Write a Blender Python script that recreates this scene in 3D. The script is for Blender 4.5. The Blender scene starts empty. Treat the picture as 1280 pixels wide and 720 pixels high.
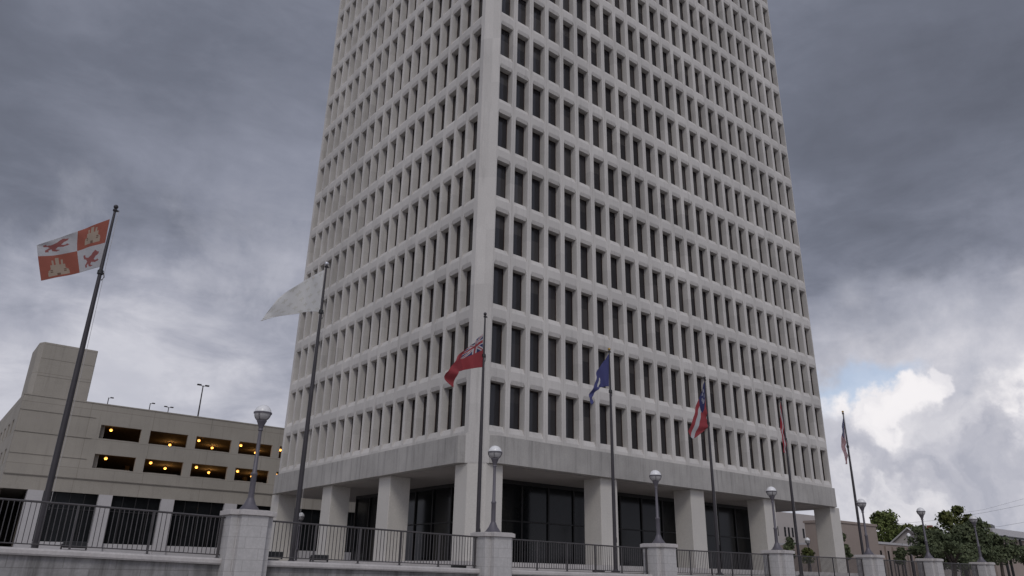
import bpy, bmesh, math, random
from mathutils import Vector, Matrix, noise
R = math.radians
random.seed(7)
scn = bpy.context.scene
col = scn.collection

# ------------------------------------------------------------------ camera
H = 1.6                                     # eye height above the street
F_PX, YAW, PITCH, ROLL = 921.6156, R(38.36888), R(21.14949), R(1.17949)
fw = Vector((math.sin(YAW)*math.cos(PITCH), math.cos(YAW)*math.cos(PITCH), math.sin(PITCH)))
rt0 = Vector((math.cos(YAW), -math.sin(YAW), 0)); up0 = rt0.cross(fw)
rt = rt0*math.cos(ROLL) + up0*math.sin(ROLL)
up = -rt0*math.sin(ROLL) + up0*math.cos(ROLL)
cam_d = bpy.data.cameras.new('camera'); cam = bpy.data.objects.new('camera', cam_d); col.objects.link(cam)
m = Matrix((rt, up, -fw)).transposed().to_4x4(); m.translation = Vector((0, 0, H))
cam.matrix_world = m
cam_d.sensor_width = 36; cam_d.lens = F_PX/1280*36; cam_d.clip_end = 5000; cam_d.clip_start = .1
scn.camera = cam

def ray(x, y): return fw + rt*((x-640)/F_PX) + up*((360-y)/F_PX)
def at(x, y, Y):
    """point at distance Y (north) seen towards a direction; used once for measured positions"""
    d = ray(x, y); p = d*(Y/d.y); return Vector((p.x, p.y, p.z+H))

# ------------------------------------------------------------------ node helpers
def new_mat(name):
    mt = bpy.data.materials.new(name); mt.use_nodes = True
    return mt, mt.node_tree.nodes, mt.node_tree.links, mt.node_tree.nodes['Principled BSDF']
def ramp(n, stops):
    r = n.new('ShaderNodeValToRGB'); cr = r.color_ramp
    while len(cr.elements) < len(stops): cr.elements.new(.5)
    for e, (p, c) in zip(cr.elements, stops):
        e.position = p; e.color = (*c, 1) if len(c) == 3 else c
    return r
def rgb(c): return (c[0], c[1], c[2], 1)
def mapped(n, l, scale=(1, 1, 1), coord='Object'):
    tc = n.new('ShaderNodeTexCoord'); mp = n.new('ShaderNodeMapping'); mp.inputs['Scale'].default_value = scale
    l.new(tc.outputs[coord], mp.inputs[0]); return mp.outputs[0]
def tex_noise(n, l, vec, scale, detail=5, rough=.6, dist=0):
    t = n.new('ShaderNodeTexNoise'); t.inputs['Scale'].default_value = scale; t.inputs['Detail'].default_value = detail
    t.inputs['Roughness'].default_value = rough; t.inputs['Distortion'].default_value = dist
    l.new(vec, t.inputs['Vector']); return t.outputs['Fac']
def mixc(n, l, fac, a, b, mode='MIX'):
    mx = n.new('ShaderNodeMix'); mx.data_type = 'RGBA'; mx.blend_type = mode
    for s, v in ((mx.inputs[0], fac), (mx.inputs[6], a), (mx.inputs[7], b)):
        if hasattr(v, 'is_output'): l.new(v, s)
        elif isinstance(v, (int, float)): s.default_value = v
        else: s.default_value = rgb(v)
    return mx.outputs[2]
def math_(n, l, op, a, b=None, c=None, clamp=False):
    q = n.new('ShaderNodeMath'); q.operation = op; q.use_clamp = clamp
    for i, v in enumerate((a, b, c)):
        if v is None: continue
        if hasattr(v, 'is_output'): l.new(v, q.inputs[i])
        else: q.inputs[i].default_value = v
    return q.outputs[0]
def maprange(n, l, v, a, b, c=0., d=1., smooth=True):
    q = n.new('ShaderNodeMapRange'); q.interpolation_type = 'SMOOTHSTEP' if smooth else 'LINEAR'
    l.new(v, q.inputs[0])
    for i, k in enumerate((a, b, c, d)): q.inputs[i+1].default_value = k
    return q.outputs[0]

def concrete(name, base, var=.12, streak=.35, scale=.35, dark=(.10, .095, .09), streak_lo=.52, streak_hi=.8, rough=.9, bump=.15, joints=None, panels=None):
    """cast concrete: cloudy tone, fine grain, dirty vertical runs"""
    mt, n, l, b = new_mat(name)
    v = mapped(n, l)
    big = tex_noise(n, l, v, scale, 6, .65)
    r = ramp(n, [(.3, [c*(1-var) for c in base]), (.7, [min(1, c*(1+var)) for c in base])]); l.new(big, r.inputs[0])
    v2 = mapped(n, l, (2.6, 2.6, .16))
    st = tex_noise(n, l, v2, 1., 6, .7)
    sf = maprange(n, l, st, streak_lo, streak_hi, 0, streak)
    c1 = mixc(n, l, sf, r.outputs[0], dark)
    fine = tex_noise(n, l, v, 14, 3, .7)
    ff = maprange(n, l, fine, .35, .75, .92, 1.05)
    c2 = mixc(n, l, 1., c1, ff, 'MULTIPLY')
    out = c2
    if joints:
        bt = n.new('ShaderNodeTexBrick'); w, h, off, sz, axis = joints
        tc = n.new('ShaderNodeTexCoord'); sp = n.new('ShaderNodeSeparateXYZ'); cb = n.new('ShaderNodeCombineXYZ')
        l.new(tc.outputs['Object'], sp.inputs[0])
        s = math_(n, l, 'ADD', sp.outputs[0], sp.outputs[1])
        l.new(s, cb.inputs[0]); l.new(sp.outputs[2], cb.inputs[1]); l.new(cb.outputs[0], bt.inputs['Vector'])
        bt.inputs['Scale'].default_value = 1; bt.inputs['Brick Width'].default_value = w; bt.inputs['Row Height'].default_value = h
        bt.inputs['Mortar Size'].default_value = sz; bt.offset = off
        bt.inputs['Color1'].default_value = (1, 1, 1, 1); bt.inputs['Color2'].default_value = (.95, .95, .95, 1); bt.inputs['Mortar'].default_value = (.74, .73, .72, 1)
        out = mixc(n, l, 1., c2, bt.outputs['Color'], 'MULTIPLY')
    if panels:
        ge = n.new('ShaderNodeNewGeometry'); pm = n.new('ShaderNodeMapping'); pm.inputs['Scale'].default_value = panels; pm.inputs['Location'].default_value = (.37, .29, .12)
        l.new(ge.outputs['Position'], pm.inputs[0]); fl_ = n.new('ShaderNodeVectorMath'); fl_.operation = 'FLOOR'; l.new(pm.outputs[0], fl_.inputs[0])
        wn = n.new('ShaderNodeTexWhiteNoise'); l.new(fl_.outputs[0], wn.inputs['Vector'])
        out = mixc(n, l, 1., out, maprange(n, l, wn.outputs['Value'], 0, 1, .90, 1.05, False), 'MULTIPLY')
    l.new(out, b.inputs['Base Color']); b.inputs['Roughness'].default_value = rough
    b.inputs['Specular IOR Level'].default_value = .25
    if bump:
        bp = n.new('ShaderNodeBump'); bp.inputs['Strength'].default_value = bump; bp.inputs['Distance'].default_value = .02
        l.new(fine, bp.inputs['Height']); l.new(bp.outputs[0], b.inputs['Normal'])
    return mt
def plain(name, c, rough=.6, metal=0., var=0., emit=None, es=0., spec=None, scale=3.):
    mt, n, l, b = new_mat(name)
    b.inputs['Base Color'].default_value = rgb(c); b.inputs['Roughness'].default_value = rough; b.inputs['Metallic'].default_value = metal
    if spec is not None: b.inputs['Specular IOR Level'].default_value = spec
    if var:
        f = tex_noise(n, l, mapped(n, l), scale, 5, .65)
        r = ramp(n, [(.3, [x*(1-var) for x in c]), (.7, [min(1, x*(1+var)) for x in c])]); l.new(f, r.inputs[0]); l.new(r.outputs[0], b.inputs['Base Color'])
    if emit: b.inputs['Emission Color'].default_value = rgb(emit); b.inputs['Emission Strength'].default_value = es
    return mt
def per_object_glass(name, c, rough=.08, tint=(.10, .09, .085)):
    """dark tinted glazing; a blind or a paler room behind some panes"""
    mt, n, l, b = new_mat(name)
    oi = n.new('ShaderNodeTexCoord')
    wn = n.new('ShaderNodeTexWhiteNoise'); wn.noise_dimensions = '3D'
    mp = n.new('ShaderNodeVectorMath'); mp.operation = 'FLOOR'
    sc = n.new('ShaderNodeMapping'); sc.inputs['Scale'].default_value = (1/1.49, 1/1.4144, 1/3.7154); sc.inputs['Location'].default_value = (.3, .3, .0)
    ge = n.new('ShaderNodeNewGeometry')
    l.new(ge.outputs['Position'], sc.inputs[0]); l.new(sc.outputs[0], mp.inputs[0]); l.new(mp.outputs[0], wn.inputs['Vector'])
    f = maprange(n, l, wn.outputs['Value'], .45, 1., 0, .4)
    cc = mixc(n, l, f, c, tint)
    l.new(cc, b.inputs['Base Color']); b.inputs['Roughness'].default_value = rough; b.inputs['Specular IOR Level'].default_value = .5
    wv = tex_noise(n, l, ge.outputs['Position'], .9, 2, .5)
    bp = n.new('ShaderNodeBump'); bp.inputs['Strength'].default_value = .6; bp.inputs['Distance'].default_value = .03
    l.new(wv, bp.inputs['Height']); l.new(bp.outputs[0], b.inputs['Normal'])
    return mt

M = {}
M['facade'] = concrete('precast_concrete', (.585, .555, .52), var=.09, streak=.5, scale=.12, dark=(.25, .23, .215), streak_lo=.5, streak_hi=.82, panels=(1/1.49, 1/1.4144, 1/3.7154))
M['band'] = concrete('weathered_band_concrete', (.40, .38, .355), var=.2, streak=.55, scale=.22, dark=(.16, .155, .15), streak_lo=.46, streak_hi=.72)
M['column'] = concrete('column_concrete', (.57, .54, .495), var=.06, streak=.18, scale=.3, dark=(.28, .26, .24))
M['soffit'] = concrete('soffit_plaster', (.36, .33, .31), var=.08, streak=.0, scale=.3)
M['garage'] = concrete('garage_concrete', (.375, .345, .30), var=.13, streak=.42, scale=.13, dark=(.18, .165, .145), streak_lo=.5, streak_hi=.8, joints=(6.4, 3.1, 0, .03, 0))
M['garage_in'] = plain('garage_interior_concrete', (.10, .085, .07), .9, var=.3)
M['pier_g'] = concrete('painted_pier_concrete', (.52, .50, .50), var=.06, streak=.15, scale=.3, dark=(.3, .28, .27))
M['block'] = concrete('masonry_block', (.50, .48, .465), var=.06, streak=.28, scale=1.6, bump=.05, dark=(.28, .27, .26), joints=(.8, .3, .5, .007, 0))
M['wallblock'] = concrete('stained_wall_block', (.30, .29, .285), var=.3, streak=.75, scale=1.1, dark=(.10, .095, .09), streak_lo=.4, streak_hi=.7, joints=(1.2, .3, .5, .012, 0))
M['coping'] = concrete('coping_stone', (.50, .47, .45), var=.12, streak=.3, scale=1.2, dark=(.25, .23, .21))
M['glass'] = per_object_glass('tinted_window_glass', (.022, .021, .024), .12)
M['lobby'] = plain('dark_lobby_glass', (.008, .009, .010), .10, var=.4, scale=.5, spec=.28)
M['shop'] = plain('dark_bronze_glazing', (.010, .011, .012), .10, var=.5, scale=.6, spec=.10)
M['frame'] = plain('bronze_window_frame', (.055, .032, .026), .45, .4)
M['mullion'] = plain('black_mullion', (.012, .011, .011), .5)
M['metal'] = plain('painted_bronze_metal', (.055, .048, .048), .45, .3, var=.15)
M['rail'] = plain('brown_railing_paint', (.075, .068, .068), .5, .2, var=.2)
M['polem'] = plain('dark_pole_paint', (.042, .037, .040), .42, .3, var=.15)
M['lamp_paint'] = plain('purple_grey_lamp_paint', (.12, .11, .125), .5, .2, var=.12)
M['globe'] = plain('frosted_white_globe', (.80, .79, .78), .25)
M['globe_low'] = plain('clear_prismatic_globe', (.40, .385, .38), .12)
M['gold'] = plain('gilded_finial', (.42, .27, .08), .35, .8)
M['silver'] = plain('silver_finial', (.65, .65, .67), .3, .7)
M['rope'] = plain('halyard_rope', (.45, .43, .42), .9)
M['black'] = plain('black_plastic', (.02, .02, .02), .5)
M['asphalt'] = plain('asphalt', (.05, .05, .052), .9, var=.25)
M['pave'] = concrete('plaza_paving', (.33, .31, .29), var=.12, streak=0, scale=.4, joints=(1.2, 1.2, 0, .012, 0))
M['walk'] = concrete('sidewalk', (.36, .345, .33), var=.12, streak=0, scale=.6)
M['kerb'] = concrete('kerb', (.38, .36, .34), var=.12, streak=.1, scale=.6)
M['paint'] = plain('road_paint', (.7, .68, .62), .8, var=.15)
M['lampglow'] = plain('sodium_lamp', (1, .6, .2), .5, emit=(1., .46, .10), es=1.9)
M['beige'] = concrete('beige_render', (.33, .27, .235), var=.08, streak=.3, scale=.15, dark=(.19, .155, .14))
M['pale'] = concrete('pale_render', (.44, .40, .375), var=.06, streak=.2, scale=.15, dark=(.26, .235, .22))
M['roofgrey'] = plain('grey_shingles', (.095, .088, .09), .9, var=.2)
M['white_trim'] = plain('white_trim', (.6, .58, .56), .7)
M['brickred'] = plain('red_brick', (.24, .08, .05), .9, var=.3)
M['bark'] = plain('bark', (.075, .06, .05), .95, var=.3)
M['wire'] = plain('cable', (.03, .03, .035), .8)
M['hvac'] = plain('rooftop_unit_metal', (.16, .155, .16), .6, .3, var=.2)
M['whitemetal'] = plain('white_metal_roof', (.52, .50, .50), .5, .2, var=.06)

def leafmat(name, a, b_):
    mt, n, l, b = new_mat(name)
    f = tex_noise(n, l, mapped(n, l), .55, 4, .7)
    r = ramp(n, [(.3, a), (.68, b_)]); l.new(f, r.inputs[0]); l.new(r.outputs[0], b.inputs['Base Color'])
    b.inputs['Roughness'].default_value = .75
    b.inputs['Specular IOR Level'].default_value = .2
    return mt
M['leaf_bright'] = leafmat('fresh_leaves', (.06, .085, .025), (.18, .21, .07))
M['leaf_dark'] = leafmat('dark_leaves', (.048, .064, .034), (.135, .155, .080))
M['leaf_olive'] = leafmat('olive_leaves', (.04, .058, .020), (.15, .155, .05))

# ------------------------------------------------------------------ mesh helpers
class MB:
    def __init__(s): s.v = []; s.f = []; s.m = []
    def face(s, pts, mi=0):
        i = len(s.v); s.v += [tuple(p) for p in pts]; s.f.append(tuple(range(i, i+len(pts)))); s.m.append(mi)
    def box(s, x0, x1, y0, y1, z0, z1, mi=0):
        P = [(x0,y0,z0),(x1,y0,z0),(x1,y1,z0),(x0,y1,z0),(x0,y0,z1),(x1,y0,z1),(x1,y1,z1),(x0,y1,z1)]
        i = len(s.v); s.v += P
        for q in ((0,3,2,1),(4,5,6,7),(0,1,5,4),(1,2,6,5),(2,3,7,6),(3,0,4,7)): s.f.append(tuple(i+k for k in q)); s.m.append(mi)
    def prism(s, poly, z0, z1, mi=0):
        n = len(poly); i = len(s.v); s.v += [(x, y, z0) for x, y in poly] + [(x, y, z1) for x, y in poly]
        s.f.append(tuple(i+k for k in reversed(range(n)))); s.m.append(mi)
        s.f.append(tuple(i+n+k for k in range(n))); s.m.append(mi)
        for k in range(n):
            j = (k+1) % n; s.f.append((i+k, i+j, i+n+j, i+n+k)); s.m.append(mi)
    def lathe(s, prof, seg=20, mi=0, cx=0, cy=0):
        i = len(s.v)
        for r, z in prof:
            for k in range(seg):
                a = 2*math.pi*k/seg; s.v.append((cx+r*math.cos(a), cy+r*math.sin(a), z))
        for j in range(len(prof)-1):
            for k in range(seg):
                k2 = (k+1) % seg
                s.f.append((i+j*seg+k, i+j*seg+k2, i+(j+1)*seg+k2, i+(j+1)*seg+k)); s.m.append(mi)
        s.f.append(tuple(i+k for k in reversed(range(seg)))); s.m.append(mi)
        s.f.append(tuple(i+(len(prof)-1)*seg+k for k in range(seg))); s.m.append(mi)
    def tube(s, pts, r, seg=6, mi=0):
        pts = [Vector(p) for p in pts]; i = len(s.v); n = len(pts)
        rr = r if isinstance(r, (list, tuple)) else [r]*n
        for k, p in enumerate(pts):
            t = (pts[min(k+1, n-1)]-pts[max(k-1, 0)]).normalized()
            a = t.cross(Vector((0, 0, 1)) if abs(t.z) < .9 else Vector((1, 0, 0))).normalized(); b = t.cross(a)
            for q in range(seg):
                w = 2*math.pi*q/seg; s.v.append(tuple(p+(a*math.cos(w)+b*math.sin(w))*rr[k]))
        for k in range(n-1):
            for q in range(seg):
                q2 = (q+1) % seg; s.f.append((i+k*seg+q, i+k*seg+q2, i+(k+1)*seg+q2, i+(k+1)*seg+q)); s.m.append(mi)
        s.f.append(tuple(i+q for q in range(seg))); s.m.append(mi)
        s.f.append(tuple(i+(n-1)*seg+q for q in reversed(range(seg)))); s.m.append(mi)
    def mesh(s, name, mats, smooth=False):
        me = bpy.data.meshes.new(name); me.from_pydata(s.v, [], s.f); me.update()
        for mt in (mats if isinstance(mats, (list, tuple)) else [mats]): me.materials.append(mt)
        me.polygons.foreach_set('material_index', s.m)
        bm = bmesh.new(); bm.from_mesh(me); bmesh.ops.recalc_face_normals(bm, faces=bm.faces); bm.to_mesh(me); bm.free()
        if smooth:
            me.polygons.foreach_set('use_smooth', [True]*len(me.polygons))
            try: me.set_sharp_from_angle(angle=R(40))
            except Exception: pass
        return me
    def build(s, name, mats, parent=None, smooth=False, loc=None, bevel=0):
        o = bpy.data.objects.new(name, s.mesh(name, mats, smooth)); col.objects.link(o)
        if parent: o.parent = parent
        if loc: o.location = loc
        if bevel:
            md = o.modifiers.new('edge', 'BEVEL'); md.width = bevel; md.segments = 2; md.limit_method = 'ANGLE'
        return o
def tag(o, label=None, cat=None, group=None, kind=None):
    if label: o['label'] = label
    if cat: o['category'] = cat
    if group: o['group'] = group
    if kind: o['kind'] = kind
    return o
def empty(name, loc, label, cat, group=None, rz=0):
    o = bpy.data.objects.new(name, None); col.objects.link(o); o.location = loc; o.rotation_euler.z = rz
    o.empty_display_size = .3
    return tag(o, label, cat, group)
def copy_tree(o, parent=None):
    c = o.copy(); col.objects.link(c); c.parent = parent
    for ch in list(o.children): copy_tree(ch, c)
    return c
def interp(tab, x):
    if x <= tab[0][0]: return tab[0][1]
    for (a, p), (b, q) in zip(tab, tab[1:]):
        if x <= b: return p+(q-p)*(x-a)/(b-a)
    return tab[-1][1]

# ------------------------------------------------------------------ the setting
PZ = 1.72                                   # plaza level
g = MB(); g.face([(-1500, -1500, -.02), (1500, -1500, -.02), (1500, 1500, -.02), (-1500, 1500, -.02)])
tag(g.build('ground', M['walk']), kind='structure')
g = MB(); g.face([(-400, -8, .0), (400, -8, .0), (400, 9, .0), (-400, 9, .0)])
tag(g.build('road', M['asphalt']), kind='structure')
g = MB()
for k in range(-60, 60): g.box(k*6, k*6+3, .45, .57, .004, .008)
tag(g.build('road_marking', M['paint']), kind='structure')
g = MB(); g.box(-400, 400, 9, 9.18, -.02, .15); g.box(-400, 400, -8.18, -8, -.02, .15)
tag(g.build('kerb', M['kerb']), kind='structure')
g = MB(); g.box(-400, 400, 9.18, 22.1, -.02, .146)
tag(g.build('pavement', M['walk']), kind='structure')
g = MB(); g.box(-500, 1400, 22.46, 1400, -.02, PZ)
tag(g.build('plaza', M['pave']), kind='structure')

# ------------------------------------------------------------------ office tower
CX, CY, CZ = 24.3546, 33.7076, 7.9159+H
FH = 3.7154; AX, AY = 1.49, 1.4144
MX, MY = .869, 1.181
W = 1.13; HH = 2.60; DP = .53
NX, NY, NF = 25, 19, 16
X1 = CX+2*MX+24*AX+W; Y1 = CY+2*MY+18*AY+W
ZB = 7.25+H                                  # wall foot = top of the plain band
ZT = CZ+NF*FH
tower = empty('office_tower', (CX, CY, PZ), 'tall pale concrete office tower with a grid of narrow recessed windows', 'office building')
def tb(mb, name, mats, **k):                 # a part given in world coordinates
    p = k.pop('parent', None) or tower
    off = Vector((CX, CY, PZ))
    mb.v = [tuple(Vector(v)-off) for v in mb.v]
    return mb.build(name, mats, parent=p, **k)

fr = MB()
SO, SI, BV = .36, .0, .16                    # sill facet height, bevel depth
HB = .24                                     # head bevel height
def facade(n, pitch, margin, length, P):
    """P(u, d, z) -> world point; u along the wall, d inwards"""
    us = [margin+pitch*i for i in range(n)]
    ch = .78                                  # chamfered corner
    # vertical piers, full height
    edges = [ch]
    for u in us: edges += [u, u+W]
    edges.append(length-ch if True else length)
    zt = ZT; 
    for i in range(0, len(edges)-1, 2):
        a, b = edges[i], edges[i+1]
        if b-a < .005: continue
        if i in (0, len(edges)-2):
            fr.face([P(a, 0, ZB), P(b, 0, ZB), P(b, 0, zt), P(a, 0, zt)])
        else:                                  # two panels meeting in a fine recessed joint
            c = (a+b)/2; j = .012
            fr.face([P(a, 0, ZB), P(c-j, 0, ZB), P(c-j, 0, zt), P(a, 0, zt)])
            fr.face([P(c+j, 0, ZB), P(b, 0, ZB), P(b, 0, zt), P(c+j, 0, zt)])
            fr.face([P(c-j, 0, ZB), P(c, .03, ZB), P(c, .03, zt), P(c-j, 0, zt)])
            fr.face([P(c, .03, ZB), P(c+j, 0, ZB), P(c+j, 0, zt), P(c, .03, zt)])
    for u in us:
        a, b = u, u+W
        zprev = ZB
        for k in range(NF):
            z0 = CZ+FH*k; z1 = z0+HH
            # plain spandrel up to the foot of the sill facet
            fr.face([P(a, 0, zprev), P(b, 0, zprev), P(b, 0, z0-SO), P(a, 0, z0-SO)])
            # sloping sill facet with mitred cheeks
            t = .13
            fr.face([P(a, 0, z0-SO), P(b, 0, z0-SO), P(b-.001, BV, z0), P(a+.001, BV, z0)])
            fr.face([P(a, 0, z0-SO), P(a+.001, BV, z0), P(a, 0, z0)])
            fr.face([P(b, 0, z0-SO), P(b, 0, z0), P(b-.001, BV, z0)])
            fr.face([P(a, BV, z0), P(b, BV, z0), P(b, DP, z0+.03), P(a, DP, z0+.03)])
            # jambs
            fr.face([P(a, 0, z0), P(a, DP, z0), P(a, DP, z1), P(a, 0, z1)])
            fr.face([P(b, 0, z0), P(b, DP, z0), P(b, DP, z1), P(b, 0, z1)])
            # head: soffit and a mitred hood facet above it
            fr.face([P(a, .09, z1), P(b, .09, z1), P(b, DP, z1), P(a, DP, z1)])
            fr.face([P(a, .09, z1), P(b, .09, z1), P(b-.10, 0, z1+HB), P(a+.10, 0, z1+HB)])
            fr.face([P(a, 0, z1), P(a, .09, z1), P(a+.10, 0, z1+HB)])
            fr.face([P(b, 0, z1), P(b, .09, z1), P(b-.10, 0, z1+HB)])
            fr.face([P(a, 0, z1), P(a+.10, 0, z1+HB), P(a, 0, z1+HB)])
            fr.face([P(b, 0, z1), P(b-.10, 0, z1+HB), P(b, 0, z1+HB)])
            zprev = z1+HB
        fr.face([P(a, 0, zprev), P(b, 0, zprev), P(b, 0, zt), P(a, 0, zt)])
facade(NX, AX, MX, X1-CX, lambda u, d, z: (CX+u, CY+d, z))
facade(NY, AY, MY, Y1-CY, lambda u, d, z: (CX+d, CY+u, z))
c = .78
# chamfers, far sides, top and a shallow core so that nothing is see-through
fr.face([(CX, CY+c, ZB), (CX+c, CY, ZB), (CX+c, CY, ZT), (CX, CY+c, ZT)])
fr.face([(X1-c, CY, ZB), (X1, CY+c, ZB), (X1, CY+c, ZT), (X1-c, CY, ZT)])
fr.face([(CX, Y1-c, ZB), (CX+c, Y1, ZB), (CX+c, Y1, ZT), (CX, Y1-c, ZT)])
fr.face([(X1, CY+c, ZB), (X1, Y1, ZB), (X1, Y1, ZT), (X1, CY+c, ZT)])
fr.face([(CX+c, Y1, ZB), (X1, Y1, ZB), (X1, Y1, ZT), (CX+c, Y1, ZT)])
fr.face([(CX, CY+c, ZT), (CX+c, CY, ZT), (X1-c, CY, ZT), (X1, CY+c, ZT), (X1, Y1, ZT), (CX+c, Y1, ZT), (CX, Y1-c, ZT)])
facade_o = tb(fr, 'facade_wall', M['facade'])

# windows: one pane and frame each; those that show largest are parts of their own
def win_mesh():
    w = MB()
    w.face([(0, 0, 0), (W, 0, 0), (W, 0, HH), (0, 0, HH)], 0)
    t = .045
    for x0, x1, z0, z1 in ((0, t, 0, HH), (W-t, W, 0, HH), (t, W-t, 0, t), (t, W-t, HH-t, HH)):
        w.box(x0, x1, -.035, -.002, z0, z1, 1)
    return w
wm = win_mesh()
me_win = wm.mesh('window', [M['glass'], M['frame']])
def inframe(p):
    d = Vector(p)-Vector((0, 0, H)); zz = d.dot(fw)
    return 640+F_PX*d.dot(rt)/zz, 360-F_PX*d.dot(up)/zz, zz
wins = []
for k in range(NF):
    for i in range(NX):
        p = Vector((CX+MX+AX*i, CY+DP-.006, CZ+FH*k)); wins.append((p, 0))
    for i in range(NY):
        p = Vector((CX+DP-.006, CY+MY+AY*i+W, CZ+FH*k)); wins.append((p, -math.pi/2))
def area(wv):
    p, rz = wv; d = Vector((math.cos(rz), math.sin(rz), 0))*W
    q = [inframe(p), inframe(p+d), inframe(p+d+Vector((0, 0, HH))), inframe(p+Vector((0, 0, HH)))]
    if not any(-5 < a < 1285 and -5 < b < 725 for a, b, _ in q): return 0
    return abs(sum(q[j][0]*q[(j+1) % 4][1]-q[(j+1) % 4][0]*q[j][1] for j in range(4)))/2
wins.sort(key=lambda w_: -area(w_))
rest = MB()
for n_, (p, rz) in enumerate(wins):
    if n_ < 100:
        o = bpy.data.objects.new('window', me_win); col.objects.link(o); o.parent = tower
        o.location = p-Vector((CX, CY, PZ)); o.rotation_euler.z = rz
    else:
        ca, sa = math.cos(rz), math.sin(rz); i0 = len(rest.v)
        rest.v += [(p.x+x*ca-y*sa, p.y+x*sa+y*ca, p.z+z) for x, y, z in wm.v]
        rest.f += [tuple(i0+q for q in f) for f in wm.f]; rest.m += wm.m
tag(tb(rest, 'windows', [M['glass'], M['frame']]), 'upper rows of narrow dark windows', kind='stuff')

# plain band, soffit, columns
BO = .42; Z0B = 5.74+H
def ring(x0, x1, y0, y1, ch): return [(x0+ch, y0), (x1-ch, y0), (x1, y0+ch), (x1, y1-ch), (x1-ch, y1), (x0+ch, y1), (x0, y1-ch), (x0, y0+ch)]
b_ = MB()
ro = ring(CX-BO, X1+BO, CY-BO, Y1+BO, 1.60); ri = ring(CX+.2, X1-.2, CY+.2, Y1-.2, .85)
for k in range(8):
    j = (k+1) % 8
    b_.face([(*ro[k], Z0B), (*ro[j], Z0B), (*ro[j], ZB+.02), (*ro[k], ZB+.02)])
    b_.face([(*ro[k], ZB+.02), (*ro[j], ZB+.02), (*ri[j], ZB+.10), (*ri[k], ZB+.10)])
    b_.face([(*ro[k], Z0B), (*ro[j], Z0B), (*ri[j], Z0B+.001), (*ri[k], Z0B+.001)])
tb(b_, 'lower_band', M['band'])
b_ = MB()                                    # plain corner pier that runs down through the band
s0 = .78-.05; b_.prism([(CX-BO+.30, CY+s0+BO-.30), (CX+s0+BO-.30, CY-BO+.30), (CX+s0+.3, CY+.3), (CX+.3, CY+s0+.3)], Z0B-.01, ZB+.16)
tb(b_, 'corner_pier', M['facade'])
b_ = MB(); b_.prism(ring(CX+.15, X1-.15, CY+.15, Y1-.15, .8), Z0B-.05, Z0B+.25)
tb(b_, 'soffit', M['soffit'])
ZP = .55+H                                    # plinth top
for pts in [[(CX, CY+.75), (CX+.75, CY), (CX+1.95, CY), (CX+1.95, CY+1.95), (CX, CY+1.95)]]:
    b_ = MB(); b_.prism(pts, ZP, Z0B); tb(b_, 'column', M['column'], bevel=.03)
for (x, y) in [(34.1, CY), (42.95, CY), (51.75, CY), (X1-1.6, CY), (CX, 42.95), (CX, 51.4), (CX, Y1-1.5), (X1-1.5, 42.95), (X1-1.5, 51.4), (X1-1.5, Y1-1.5), (34.1, Y1-1.5), (42.95, Y1-1.5), (51.75, Y1-1.5)]:
    b_ = MB(); b_.box(x, x+1.5, y, y+1.5, ZP, Z0B); tb(b_, 'column', M['column'], bevel=.03)
b_ = MB(); b_.box(CX-1.2, X1+1.2, CY-1.2, Y1+1.2, PZ-.01, ZP-.18); b_.box(CX-.8, X1+.8, CY-.8, Y1+.8, ZP-.18, ZP)
tb(b_, 'plinth', M['coping'])
# lobby glazing
LX0, LX1, LY0, LY1 = 29.55, 57.4, 38.8, 57.4
ZL = Z0B-.05
b_ = MB(); b_.box(LX0, LX1, LY0, LY1, ZP, ZL); tb(b_, 'lobby_glass', M['lobby'])
b_ = MB()
for x in [LX0+2.32*i for i in range(13)]:
    x = min(x, LX1); b_.box(x-.06, x+.06, LY0-.10, LY0-.004, ZP, ZL-.25)
for y in [LY0+2.32*i for i in range(9)]:
    y = min(y, LY1); b_.box(LX0-.10, LX0-.004, y-.06, y+.06, ZP, ZL-.25)
b_.box(LX0-.12, LX1, LY0-.12, LY0-.003, ZL-.25, ZL-.002); b_.box(LX0-.12, LX0-.003, LY0-.003, LY1, ZL-.25, ZL-.002)
b_.box(LX0-.11, LX1, LY0-.11, LY0-.003, ZP+.01, ZP+.12); b_.box(LX0-.11, LX0-.003, LY0, LY1, ZP+.01, ZP+.12)
b_.box(LX0+.2, LX1, LY0-.085, LY0-.006, ZP+2.55, ZP+2.63); b_.box(LX0-.085, LX0-.006, LY0+.2, LY1, ZP+2.55, ZP+2.63)
tb(b_, 'lobby_mullions', M['mullion'])
b_ = MB()                                     # parapet fins on the roof edge (out of the photo)

# ------------------------------------------------------------------ retaining wall, piers, railings
PX = [7.93, 16.78, 25.68, 34.55, 43.65, 51.19, 59.23, 67.4]
LED = [(-30, .52), (1, .40), (7.5, .23), (16, .13), (24, .07), (34, .06), (60, .10), (90, .14)]
RTP = [(-30, 1.62), (1.8, 1.48), (7.3, 1.34), (16, 1.19), (24, 1.11), (34, 1.12), (60, 1.20), (90, 1.25)]
PTP = [(8.01, 1.53), (16.84, 1.33), (25.81, 1.29), (34.63, 1.31), (43.38, 1.36), (51.19, 1.36), (59.23, 1.33), (67.4, 1.3)]
pier_words = ['first masonry pier from the left, topped by the nearest street lamp', 'pale masonry pier in front of the tower corner column', 'masonry pier with a lamp in front of the second dark lobby bay',
              'masonry pier before the column right of the lobby glass', 'masonry pier standing in front of the beige box building', 'masonry pier before the dense dark trees, sixth from the left', 'last full masonry pier at the right, before the leafy bank']
def notch(cx, cy, L, h):
    return [(cx-h, cy-L), (cx+h, cy-L), (cx+h, cy-h), (cx+L, cy-h), (cx+L, cy+h), (cx+h, cy+h), (cx+h, cy+L), (cx-h, cy+L), (cx-h, cy+h), (cx-L, cy+h), (cx-L, cy-h), (cx-h, cy-h)]
piers = []
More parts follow.
